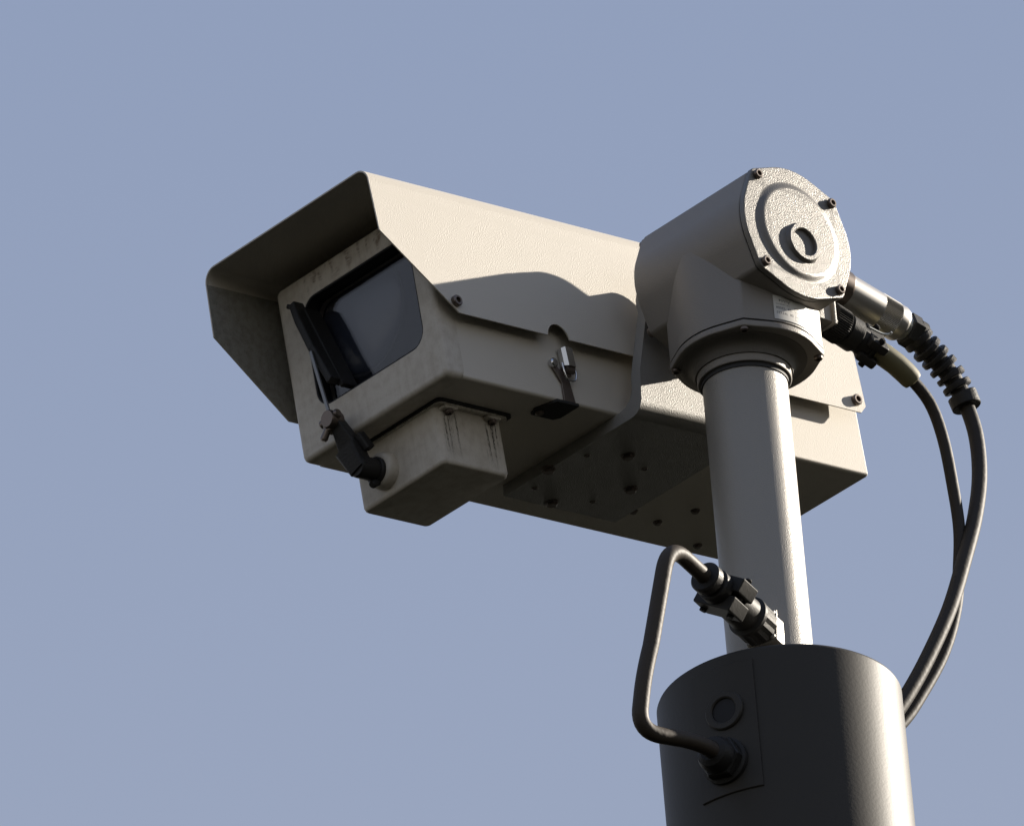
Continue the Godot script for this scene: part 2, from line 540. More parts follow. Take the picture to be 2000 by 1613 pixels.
func build_bracket(head: Node3D) -> void:
	# an L: an upright rounded off behind the far cover, a fillet, and a plate under the box
	var outer := -66.0; var inner := outer - 9.5; var under := -92.0; var top := -82.3; var end := -214.0
	var x0 := -53.5; var x1 := 55.0; var joint := -58.0
	var s := Shape.new()
	s.smooth = 30
	# upright, outline in (l, h)
	var up := PackedVector2Array([Vector2(x0 + 5.5, joint), Vector2(x1, joint)])
	for i in 17:
		var a := deg_to_rad(-14.0 + 206.0 * i / 16.0)
		up.append(Vector2(24.0 * cos(a) - 6.0, 24.0 * sin(a)))
	var r0 := PackedVector3Array(); var r1 := PackedVector3Array()
	for q in up: r0.append(Vector3(q.x, q.y, outer)); r1.append(Vector3(q.x, q.y, inner))
	s.skin([r0, r1])
	# foot, outline in (w, h)
	var o := PackedVector2Array([Vector2(outer, joint), Vector2(inner, joint), Vector2(inner, -64)])
	for i in 9:
		var a := deg_to_rad(0 - 90.0 * i / 8.0)
		o.append(Vector2(inner - 14 + 14 * cos(a), top + 14 + 14 * sin(a)))
	o.append(Vector2(end, top)); o.append(Vector2(end, under + 1)); o.append(Vector2(end + 1, under))
	o.append(Vector2(outer - 11.5, under))
	for i in 5:
		var a := deg_to_rad(-80 + 20.0 * i)
		o.append(Vector2(outer - 11 + 11 * cos(a), under + 11 + 11 * sin(a)))
	var front := func(h: float) -> float: return lerpf(x0, x0 + 5.5, clampf((h - under) / (joint - under), 0, 1))
	var from := s.tri.size()
	var n := o.size()
	var area := 0.0
	for i in n: area += o[i].cross(o[(i + 1) % n])
	for i in n:
		var j := (i + 1) % n
		var a := Vector3(front.call(o[i].y), o[i].y, o[i].x); var b := Vector3(front.call(o[j].y), o[j].y, o[j].x)
		var c := Vector3(x1, o[j].y, o[j].x); var d := Vector3(x1, o[i].y, o[i].x)
		s._t(a, b, c); s._t(a, c, d)
	var tris := Geometry2D.triangulate_polygon(o)
	for i in range(0, tris.size(), 3):
		var p := o[tris[i]]; var q := o[tris[i + 1]]; var r := o[tris[i + 2]]
		if ((q - p).cross(r - p) > 0) == (area > 0):
			var t := q; q = r; r = t
		s._t(Vector3(front.call(p.y), p.y, p.x), Vector3(front.call(q.y), q.y, q.x), Vector3(front.call(r.y), r.y, r.x))
		s._t(Vector3(x1, p.y, p.x), Vector3(x1, r.y, r.x), Vector3(x1, q.y, q.x))
	s._close(from)
	var br := part("mounting_bracket", s, M.bracket, head)
	br.rotation.z = deg_to_rad(TILT)
	var big: MeshInstance3D = null
	var c := Vector2(-13.6, -165.4)
	for q in [Vector2(-40, 0), Vector2(0, 41), Vector2(40, 0), Vector2(0, -41)]:
		var xf := Transform3D(Basis(Vector3.RIGHT, PI), Vector3(c.x + q.x, under, c.y + q.y))
		if big == null:
			big = part("bolt", hex_bolt(4.2, 3.0), M.steel, br)
			big.transform = Transform3D(xf.basis, xf.origin * 0.001)
		else: copy_of(big, "bolt", br, xf)
	var small: MeshInstance3D = null
	for q in [Vector2(-28.5, 28.5), Vector2(27, 29), Vector2(-28, -28), Vector2(28.5, -28)]:
		var xf := Transform3D(Basis(Vector3.RIGHT, PI), Vector3(c.x + q.x, under, c.y + q.y))
		if small == null:
			small = part("screw", socket_bolt(2.6, 0.6), M.steel, br)
			small.transform = Transform3D(xf.basis, xf.origin * 0.001)
		else: copy_of(small, "screw", br, xf)

func hex_bolt(r: float, h: float) -> Shape:
	var s := Shape.new()
	s.lathe([Vector2(0, -1), Vector2(r * 1.25, -1), Vector2(r * 1.25, 0.5), Vector2(0, 0.5)], Transform3D(), 24)
	var hx := Shape.ring(r, 6)
	s.loft(hx, [Vector2(0, 0.8), Vector2(0, h - 0.5), Vector2(0.7, h)], Transform3D(Basis(Vector3.RIGHT, -PI / 2), Vector3.ZERO))
	s.smooth = 25
	return s

# tiny dot-matrix letters for the rating label
const DOTS := {"A": "25755", "B": "65656", "D": "65556", "E": "74647", "I": "72227", "L": "44447", "M": "57755", "N": "57775", "O": "75557", "P": "65644", "R": "65655", "S": "34216", "T": "72222", "V": "55552", "Y": "55222", "1": "26227", "2": "61247", "0": "75557", "4": "55711", " ": "00000", ".": "00002"}

func write(img: Image, text: String, x: int, y: int, k: int, ink: Color) -> void:
	for ch in text:
		var rows: String = DOTS.get(ch, "00000")
		for r in 5:
			var bits := int(rows[r])
			for c in 3:
				if bits & (4 >> c): img.fill_rect(Rect2i(x + c * k, y + r * k, k, k), ink)
		x += 4 * k

func label_print() -> ImageTexture:
	var img := Image.create(340, 190, false, Image.FORMAT_RGB8)
	var paper := lin(0.62, 0.61, 0.57); var ink := lin(0.07, 0.07, 0.075)
	img.fill(paper)
	var g := RandomNumberGenerator.new(); g.seed = 4
	# a worn heading nobody can read any more
	for k in 9: img.fill_rect(Rect2i(46 + k * 11, 24 + g.randi_range(0, 6), g.randi_range(4, 9), g.randi_range(10, 22)), ink.lerp(paper, g.randf() * 0.5))
	write(img, "MODEL NO", 20, 86, 4, ink.lerp(paper, 0.25))
	write(img, "SERIAL NO", 20, 126, 4, ink.lerp(paper, 0.15))
	for k in 12: img.fill_rect(Rect2i(20 + k * 10, 62, g.randi_range(3, 8), 8), ink.lerp(paper, 0.4 + g.randf() * 0.3))
	for r in 3:
		var y := 66 + r * 36
		img.fill_rect(Rect2i(176, y, 140, 3), ink); img.fill_rect(Rect2i(176, y + 30, 140, 3), ink)
		img.fill_rect(Rect2i(176, y, 3, 32), ink); img.fill_rect(Rect2i(313, y, 3, 32), ink)
		for k in 6: img.fill_rect(Rect2i(188 + k * 18, y + 8 + g.randi_range(0, 3), g.randi_range(5, 12), g.randi_range(6, 14)), ink.lerp(paper, g.randf() * 0.6))
	img.generate_mipmaps()
	return ImageTexture.create_from_image(img)

# ------------------------------------------------------------------ the camera box
func X(l: float) -> Transform3D:       # outline (w, h) looking along -l: local z = -l
	return Transform3D(Basis(Vector3(0, 0, 1), Vector3(0, 1, 0), Vector3(-1, 0, 0)), Vector3(l, 0, 0))

func wring(o: PackedVector2Array, l: float) -> PackedVector3Array:
	var r := PackedVector3Array()
	for q in o: r.append(Vector3(l, q.y, q.x))
	return r

func build_camera_box() -> void:
	var fw := Vector3(0.60110251, 0.49250093, -0.62937954)      # the box sits out along the bracket
	var root := thing("security_camera", "cream metal security camera with square window, sun hood and wiper", "camera", Vector3(0, UP, 0) + fw * SLIDE)
	root.rotation.z = deg_to_rad(TILT)
	var cw := -162.85; var ch := -18.9; var W := 154.3; var H := 135.4
	# body: a long rounded box, open behind the window
	var s := Shape.new()
	var rings := []
	for q in [[-205.0, 0.0], [189.5, 0.0], [190.6, 0.6], [191.3, 1.6]]:
		rings.append(wring(Shape.rrect(cw, ch, W - 2 * q[1], H - 2 * q[1], 2.6 - q[1] * 0.5), q[0]))
	s.skin(rings, false, true)
	var body := part("housing_body", s, M.cream, root)
	# front frame with the window opening
	s = Shape.new()
	rings = []
	var hw := -158.3; var hh := -12.8; var hW := 113.5; var hH := 84.5
	for q in [[-203.0, 0.0], [-219.6, 0.0], [-220.6, -0.5], [-221.0, -1.4]]:
		rings.append(wring(Shape.rrect(hw, hh, hW - 2 * q[1], hH - 2 * q[1], 13.0 - q[1], 8), q[0]))
	for q in [[-221.0, 4.2], [-220.7, 2.6], [-219.8, 1.1], [-218.4, 0.25], [-216.5, 0.0], [-204.2, 0.0], [-203.0, 0.6]]:
		rings.append(wring(Shape.rrect(cw, ch, W + 0.6 - 2 * q[1], H + 0.6 - 2 * q[1], maxf(5.0 - q[1] * 0.5, 3.0), 8), q[0]))
	s.skin(rings, false, false, true)
	var frame := part("front_frame", s, M.face, root)
	var rust := lin(0.20, 0.10, 0.06)
	stain(frame, Vector3(-221.12, 47.5, -222), Vector3(0, 0, 122), Vector3(0, -19, 0), rust, 3, 0.11, 0.42)
	# window
	s = Shape.new()
	rings = []
	for q in [[-207.6, 0.9], [-220.0, 0.9], [-220.4, 0.4], [-220.4, -0.4], [-207.6, -0.4]]:
		rings.append(wring(Shape.rrect(hw, hh, hW - 2 * q[1], hH - 2 * q[1], 13.0 - q[1], 8), q[0]))
	s.skin(rings, false, false, true)
	part("window_gasket", s, M.black, root)
	s = Shape.new()
	s.skin([wring(Shape.rrect(hw, hh, hW + 3, hH + 3, 14), -209.6), wring(Shape.rrect(hw, hh, hW + 3, hH + 3, 14), -211.0)])
	part("window_glass", s, M.glass, root)
	s = Shape.new()
	rings = []
	for q in [[-207.4, 1.0], [-205.0, 1.0], [-110.0, 1.0]]:
		rings.append(wring(Shape.rrect(hw, hh, hW + 2 * q[1], hH + 2 * q[1], 14), q[0]))
	s.skin(rings, false, true)
	part("window_liner", s, M.black, root)
	s = Shape.new()
	var LX := along(Vector3(-1, 0, 0), Vector3(-199, 8, -181))
	s.lathe([Vector2(0, -80), Vector2(46, -80), Vector2(46, -1), Vector2(45.2, 0), Vector2(43.4, 0), Vector2(42.8, -1.5), Vector2(0, -1.5)], LX, 64)
	var lens := part("lens_barrel", s, M.black, root)
	s = Shape.new()
	var lp := [Vector2(0, -5)]
	for i in 8: lp.append(Vector2(42.6 * cos(PI / 2 * i / 8.0), -1.5 + 7.0 * sin(PI / 2 * i / 8.0)))
	lp.append(Vector2(0, 5.6))
	s.lathe(lp, LX, 48)
	part("lens_glass", s, M.lens, lens)
	build_hood(root)
	build_wiper(root)
	build_washer_box(root)
	build_latch(root)
	# fixings under the rear of the box
	var small: MeshInstance3D = null
	for q in [Vector3(63, -86.6, -201), Vector3(93.5, -86.6, -208), Vector3(107, -86.6, -182), Vector3(150, -86.6, -226)]:
		var xf := Transform3D(Basis(Vector3.RIGHT, PI), q)
		if small == null:
			small = part("screw", hex_bolt(2.8, 2.4), M.steel, body)
			small.transform = Transform3D(xf.basis, xf.origin * 0.001)
		else: copy_of(small, "screw", body, xf)

func build_hood(root: Node3D) -> void:
	var c := -168.2; var ht := 88.1; var hb := 92.5
	var top := 62.9; var rc := 11.0; var th := 1.1
	var ftop := -271.1; var fmid := -270.3; var hmid := 11.9; var fbot := -208.0; var hbot := -41.2; var rear := 190.6
	var tilt := atan2(hb - ht, top - hbot)
	var s := Shape.new()
	var lining := Shape.new()
	s.smooth = 30
	for side in [1.0, -1.0]:
		# side panel outline in (l, h)
		var o := PackedVector2Array()
		var y0 := top - rc + rc * sin(tilt)
		o.append(Vector2(rear, y0)); o.append(Vector2(ftop, y0)); o.append(Vector2(fmid, hmid)); o.append(Vector2(fbot, hbot))
		if side > 0:
			for i in 13:
				var a := deg_to_rad(180.0 - 15.0 * i)
				o.append(Vector2(-113.5 + 10.5 * cos(a), hbot - 1.5 + 12.0 * maxf(sin(a), 0.125)))
		o.append(Vector2(rear - 6, hbot)); o.append(Vector2(rear, hbot + 6))
		var w := func(h: float) -> float: return lerpf(ht, hb, (top - h) / (top - hbot))
		var at := func(q: Vector2, inset: float) -> Vector3: return Vector3(q.x, q.y, c + side * (w.call(q.y) - inset))
		var tris := Geometry2D.triangulate_polygon(o)
		var from := s.tri.size()
		var area := 0.0
		for i in o.size(): area += o[i].cross(o[(i + 1) % o.size()])
		for i in range(0, tris.size(), 3):
			var p := o[tris[i]]; var q := o[tris[i + 1]]; var r := o[tris[i + 2]]
			if ((q - p).cross(r - p) > 0) != (area > 0):
				var t := q; q = r; r = t
			s._t(at.call(p, 0.0), at.call(q, 0.0), at.call(r, 0.0))
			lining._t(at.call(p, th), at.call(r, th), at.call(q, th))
		for i in o.size():
			var j := (i + 1) % o.size()
			if i == 0: continue
			s._t(at.call(o[i], 0.0), at.call(o[i], th), at.call(o[j], th)); s._t(at.call(o[i], 0.0), at.call(o[j], th), at.call(o[j], 0.0))
		s._close(from)
	# the roof with its two rounded shoulders
	var outer := []; var inner := []
	var sec := PackedVector2Array(); var sec2 := PackedVector2Array()
	var wt := lerpf(ht, hb, rc / (top - hbot))
	for i in 9:
		var a := lerpf(tilt, PI / 2, i / 8.0)
		sec.append(Vector2(c + wt - rc * cos(tilt) + rc * cos(a), top - rc + rc * sin(a)))
		sec2.append(Vector2(c + wt - rc * cos(tilt) + (rc - th) * cos(a), top - rc + (rc - th) * sin(a)))
	for i in 9:
		var a := lerpf(PI / 2, tilt, i / 8.0)
		sec.append(Vector2(c - wt + rc * cos(tilt) - rc * cos(a), top - rc + rc * sin(a)))
		sec2.append(Vector2(c - wt + rc * cos(tilt) - (rc - th) * cos(a), top - rc + (rc - th) * sin(a)))
	var loop := sec.duplicate()
	for i in sec2.size(): loop.append(sec2[sec2.size() - 1 - i])
	var r0 := wring(loop, ftop); var r1 := wring(loop, rear)
	var from2 := s.tri.size()
	var n := loop.size()
	for i in n:
		var j := (i + 1) % n
		s._t(r0[i], r0[j], r1[j]); s._t(r0[i], r1[j], r1[i])
	var half := sec.size()
	for i in half - 1:
		var a := i; var b := i + 1; var d := n - 1 - i; var e := n - 2 - i
		s._t(r0[a], r0[d], r0[e]); s._t(r0[a], r0[e], r0[b])
		s._t(r1[a], r1[e], r1[d]); s._t(r1[a], r1[b], r1[e])
	s._close(from2)
	var hood := part("sun_hood", s, M.hood, root)
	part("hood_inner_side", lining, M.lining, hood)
	var sc: MeshInstance3D = null
	for q in [Vector2(-209.9, -32.8), Vector2(181.0, -32.2)]:
		var xf := Transform3D(Basis(Vector3.RIGHT, PI / 2), Vector3(q.x, q.y, c + 92.2))
		if sc == null:
			sc = part("screw", socket_bolt(4.2, 3.4), M.steel, hood)
			sc.transform = Transform3D(xf.basis, xf.origin * 0.001)
		else: copy_of(sc, "screw", hood, xf)

func bar(a: Vector3, b: Vector3, wide: float, thick: float, across: Vector3, s: Shape, r := 0.8, wide_end := -1.0) -> void:
	# a flat bar from a to b, wide along «across»
	var d := (b - a)
	var x := (across - d.normalized() * across.dot(d.normalized())).normalized()
	var z := d.normalized()
	var y := z.cross(x)
	var we := wide if wide_end < 0 else wide_end
	var rings := []
	for q in [[0.0, 0.35], [0.02, 0.0], [0.98, 0.0], [1.0, 0.35]]:
		var p: Vector3 = a + d * q[0]
		var o := Shape.rrect(0, 0, lerpf(wide, we, q[0]) - 2 * q[1] * r, thick - 2 * q[1] * r, minf(r, thick * 0.45), 3)
		var ring := PackedVector3Array()
		for k in o: ring.append(p + x * k.x + y * k.y)
		rings.append(ring)
	s.skin(rings)

func build_wiper(root: Node3D) -> void:
	var along_l := Vector3(1, 0, 0)
	var s := Shape.new()
	# rubber blade in its carrier, lying on the glass
	var p := [Vector3(-228, 25.5, -214), Vector3(-228, 10, -209), Vector3(-228, -16, -200), Vector3(-228, -47, -187)]
	for i in 3: bar(p[i], p[i + 1] + (p[i + 1] - p[i]).normalized() * 0.8, 14.0 if i else 10.0, 6.5, along_l, s, 1.5, 14.0)
	bar(p[0] + Vector3(0, -3, 1), p[0] + Vector3(0, 1.5, -6.5), 6, 3.5, along_l, s, 1.0)
	bar(Vector3(-219, 20, -209.5), Vector3(-219, -51, -184), 15, 4.2, along_l, s, 0.8)
	var blade := part("wiper", s, M.rubber, root)
	s = Shape.new()
	bar(Vector3(-236.0, -20, -199), Vector3(-237.5, -76, -189), 2.8, 2.0, Vector3(0, 0.2, 1), s, 0.6)
	part("wiper_arm", s, M.arm, blade)
	# clamp with its nut and bolt ends
	s = Shape.new()
	s.lathe([Vector2(0, -6), Vector2(6.2, -6), Vector2(6.8, -5), Vector2(6.8, 4), Vector2(6.0, 5.5), Vector2(0, 5.5)], along(Vector3(-1, 0, 0), Vector3(-234, -77, -191)), 20)
	s.lathe([Vector2(0, -9), Vector2(3.4, -9), Vector2(3.4, 8), Vector2(2.6, 9), Vector2(0, 9)], along(Vector3(0, 0.12, 1), Vector3(-235, -76, -191.5)), 16)
	s.box(Vector3(9, 10, 7), 1.2, Transform3D(Basis(), Vector3(-233, -80, -195)))
	s.lathe([Vector2(0, -6), Vector2(2.4, -6), Vector2(2.8, 6), Vector2(2.0, 7.5), Vector2(0, 7.5)], along(Vector3(-0.2, -0.8, -0.5), Vector3(-236, -84, -196)), 14)
	part("wiper_clamp", s, M.steel, blade)
	# cranked lever down to the spindle
	s = Shape.new()
	bar(Vector3(-231, -78, -190), Vector3(-224.5, -101, -186.5), 8.5, 9.0, Vector3(0, 0.4, 1), s, 1.6, 18.0)
	bar(Vector3(-226.5, -99, -187.5), Vector3(-222.5, -118.5, -181.5), 19.0, 14.0, Vector3(0, 0.4, 1), s, 3.0, 15.0)
	bar(Vector3(-224, -92, -177.5), Vector3(-219, -104, -174.5), 6.0, 9.0, Vector3(0, 0.4, 1), s, 2.0)
	s.lathe([Vector2(0, -13), Vector2(7.5, -13), Vector2(8.2, -12), Vector2(8.2, 8), Vector2(7.2, 10), Vector2(0, 10)], along(Vector3(-1, 0, 0), Vector3(-218, -116, -181.5)), 24)
	s.lathe([Vector2(0, -2), Vector2(9.4, -2), Vector2(9.8, -1), Vector2(9.8, 2), Vector2(9, 3), Vector2(0, 3)], along(Vector3(-1, 0, 0), Vector3(-208.5, -116, -181.5)), 24)
	s.lathe([Vector2(0, -4), Vector2(3, -4), Vector2(3, 4), Vector2(2.2, 5), Vector2(0, 5)], along(Vector3(-0.8, -0.5, 0), Vector3(-211, -125.5, -182)), 14)
	part("wiper_lever", s, M.rubber, blade)

func build_washer_box(root: Node3D) -> void:
	# the small motor case hung below the front of the body
	var s := Shape.new()
	var rings := []
	for q in [[-88.2, 0.0], [-130.8, 0.0], [-133.2, 0.9], [-134.4, 2.6]]:
		var r := PackedVector3Array()
		for k in Shape.rrect(-168.5, -167.0, 62.6 - 2 * q[1], 89.4 - 2 * q[1], 5.0 - q[1] * 0.6, 5): r.append(Vector3(k.x, q[0], k.y))
		rings.append(r)
	s.skin(rings)
	var case := part("washer_motor_case", s, M.face, root)
	s = Shape.new()
	rings = []
	for h in [[-90.4, 0.5], [-90.0, 0.0], [-88.6, 0.0], [-88.2, 0.5]]:
		var r := PackedVector3Array()
		for k in Shape.rrect(-167.0, -165.6, 67.5 - 2 * h[1], 95.4 - 2 * h[1], 5.0, 5): r.append(Vector3(k.x, h[0], k.y))
		rings.append(r)
	s.skin(rings)
	part("case_flange", s, M.grime, case)
	s = Shape.new()
	rings = []
	for h in [[-88.6, 0.0], [-86.4, 0.0]]:
		var r := PackedVector3Array()
		for k in Shape.rrect(-166.5, -165.2, 71.0, 98.4, 4.0, 5): r.append(Vector3(k.x, h[0], k.y))
		rings.append(r)
	s.skin(rings)
	part("case_gasket", s, M.seal, case)
	# lugs and screws on the street side
	var sc: MeshInstance3D = null
	for l in [-190.0, -149.0]:
		s = Shape.new()
		s.box(Vector3(13, 3, 8), 1.2, Transform3D(Basis(), Vector3(l, -92.0, -120.5)))
		part("lug", s, M.grime, case)
		var xf := Transform3D(Basis(Vector3.RIGHT, PI), Vector3(l, -93.0, -119.8))
		if sc == null:
			sc = part("screw", socket_bolt(3.0, 3.2), M.steel, case)
			sc.transform = Transform3D(xf.basis, xf.origin * 0.001)
		else: copy_of(sc, "screw", case, xf)
	var soot := lin(0.03, 0.028, 0.022)
	stain(case, Vector3(-197, -91.5, -122.15), Vector3(16, 0, 0), Vector3(0, -40, 0), soot, 21, 0.06, 0.75)
	stain(case, Vector3(-158, -91.5, -122.15), Vector3(17, 0, 0), Vector3(0, -40, 0), soot, 33, 0.055, 0.8)
	# grommet round the wiper spindle
	s = Shape.new()
	s.lathe([Vector2(0, -2), Vector2(13.6, -2), Vector2(13.6, 3), Vector2(12.9, 6.5), Vector2(11.4, 8.3), Vector2(9.4, 8.8), Vector2(0, 8.8)], along(Vector3(-1, 0, 0), Vector3(-199.6, -115.2, -181.2)), 40)
	part("spindle_bush", s, M.face, case)

func stain(parent: Node3D, corner: Vector3, across: Vector3, down: Vector3, ink: Color, seed_: int, thin: float, strength: float) -> void:
	# rain-washed dirt: a film with streaks that thin out downwards
	var img := Image.create(128, 128, false, Image.FORMAT_RGBA8)
	var a := FastNoiseLite.new(); a.seed = seed_; a.frequency = thin; a.fractal_octaves = 3
	var b := FastNoiseLite.new(); b.seed = seed_ + 5; b.frequency = 0.09; b.fractal_octaves = 3
	for y in 128:
		for x in 128:
			var k := clampf((a.get_noise_2d(x, y * 0.06) - 0.02) * 3.2, 0, 1) * clampf(b.get_noise_2d(x * 1.4, y) * 1.6 + 0.6, 0, 1)
			var edge := minf(minf(x, 127 - x) / 14.0, 1.0) * minf(y / 5.0, 1.0) * clampf((127 - y) / 70.0, 0, 1)
			img.set_pixel(x, y, Color(ink.r, ink.g, ink.b, clampf(k * edge * strength, 0, 1)))
	img.generate_mipmaps()
	var m := StandardMaterial3D.new()
	m.transparency = BaseMaterial3D.TRANSPARENCY_ALPHA
	m.albedo_texture = ImageTexture.create_from_image(img)
	m.roughness = 0.8
	m.metallic_specular = 0.1
	m.cull_mode = BaseMaterial3D.CULL_DISABLED
	var s := Shape.new()
	for e in [[0, 0, 1, 0, 1, 1], [0, 0, 1, 1, 0, 1]]:
		for k in 3:
			var u := Vector2(e[2 * k], e[2 * k + 1])
			s.tri.append(corner + across * u.x + down * u.y); s.uv.append(u)
	part("stain", s, m, parent)

func build_latch(root: Node3D) -> void:
	var w := -85.7
	var s := Shape.new()
	s.smooth = 20
	# pressed lever, a shallow folded channel
	var rings := []
	for q in [[-43.0, 0.8], [-43.6, 0.0], [-60.5, 0.0], [-61.2, 0.6]]:
		var r := PackedVector3Array()
		var lean: float = (-43.0 - q[0]) * 0.06
		for k in [Vector2(-7.0 + q[1], 2), Vector2(-7.0 + q[1], 7.5), Vector2(-4.2, 11.0), Vector2(4.6, 11.0), Vector2(6.6 - q[1], 8.5), Vector2(6.6 - q[1], 2)]:
			r.append(Vector3(-103.2 + k.x + lean, q[0], w + k.y))
		rings.append(r)
	s.skin(rings)
	var lever := part("latch", s, M.chrome, root)
	lever.set_meta("label", "polished metal toggle latch below the hood")
	var hold := Vector3(-0.104, -0.057, -0.0857)
	lever.transform = Transform3D(Basis().scaled(Vector3(0.75, 0.8, 0.7)), hold - hold * Vector3(0.75, 0.8, 0.7))
	s = Shape.new()
	s.lathe([Vector2(0, -5.0), Vector2(3.4, -5.0), Vector2(3.4, 5.0), Vector2(0, 5.0)], along(Vector3(1, -0.05, 0), Vector3(-102.4, -63.4, w + 6.0)), 20)
	s.box(Vector3(9, 8, 3), 1.0, Transform3D(Basis(), Vector3(-103.5, -65, w + 3)))
	part("latch_hinge", s, M.steel, lever)
	s = Shape.new()
	var loop := curve([Vector3(-110.5, -58, w + 6), Vector3(-110.0, -66, w + 6.5), Vector3(-107.5, -72.5, w + 6), Vector3(-102, -73.8, w + 6), Vector3(-96.6, -72.5, w + 6), Vector3(-94.8, -66, w + 6.5), Vector3(-95.4, -60, w + 6)], 1.5)
	s.sweep(loop, even(loop, 1.1, -1, 1.5), 10)
	part("latch_loop", s, M.chrome, lever)
	s = Shape.new()
	bar(Vector3(-119.5, -58.5, w + 1.6), Vector3(-109.5, -75, w + 1.6), 8.0, 2.4, Vector3(1, 0.6, 0), s, 0.8, 6.0)
	bar(Vector3(-107, -62, w + 1.4), Vector3(-105, -95, w + 1.4), 9.0, 1.8, Vector3(1, 0, 0), s, 0.6, 15.0)
	part("latch_strap", s, M.steel, lever)
	s = Shape.new()
	s.lathe([Vector2(0, -1), Vector2(4.4, -1), Vector2(4.4, 3.2), Vector2(3.2, 4.6), Vector2(0, 4.8)], along(Vector3(0, 0, 1), Vector3(-119.5, -58.5, w + 2)), 20)
	part("latch_rivet", s, M.chrome, lever)
	# keeper plate folded under the body
	s = Shape.new()
	var o := PackedVector2Array([Vector2(-121, -108.5), Vector2(-100, -108.5), Vector2(-96.6, -104), Vector2(-96.6, -84), Vector2(-117.5, -84), Vector2(-124, -101)])
	var r0 := PackedVector3Array(); var r1 := PackedVector3Array()
	for k in o: r0.append(Vector3(k.x, -86.3, k.y)); r1.append(Vector3(k.x, -88.4, k.y))
	s.skin([r0, r1])
	part("latch_plate", s, M.plastic, root)
	s = Shape.new()
	s.lathe([Vector2(0, -1), Vector2(3.2, -1), Vector2(3.2, 1.2), Vector2(2.2, 2.2), Vector2(0, 2.3)], along(Vector3(0, -1, 0), Vector3(-118, -88.2, -103)), 16)
	part("screw", s, M.steel, root)

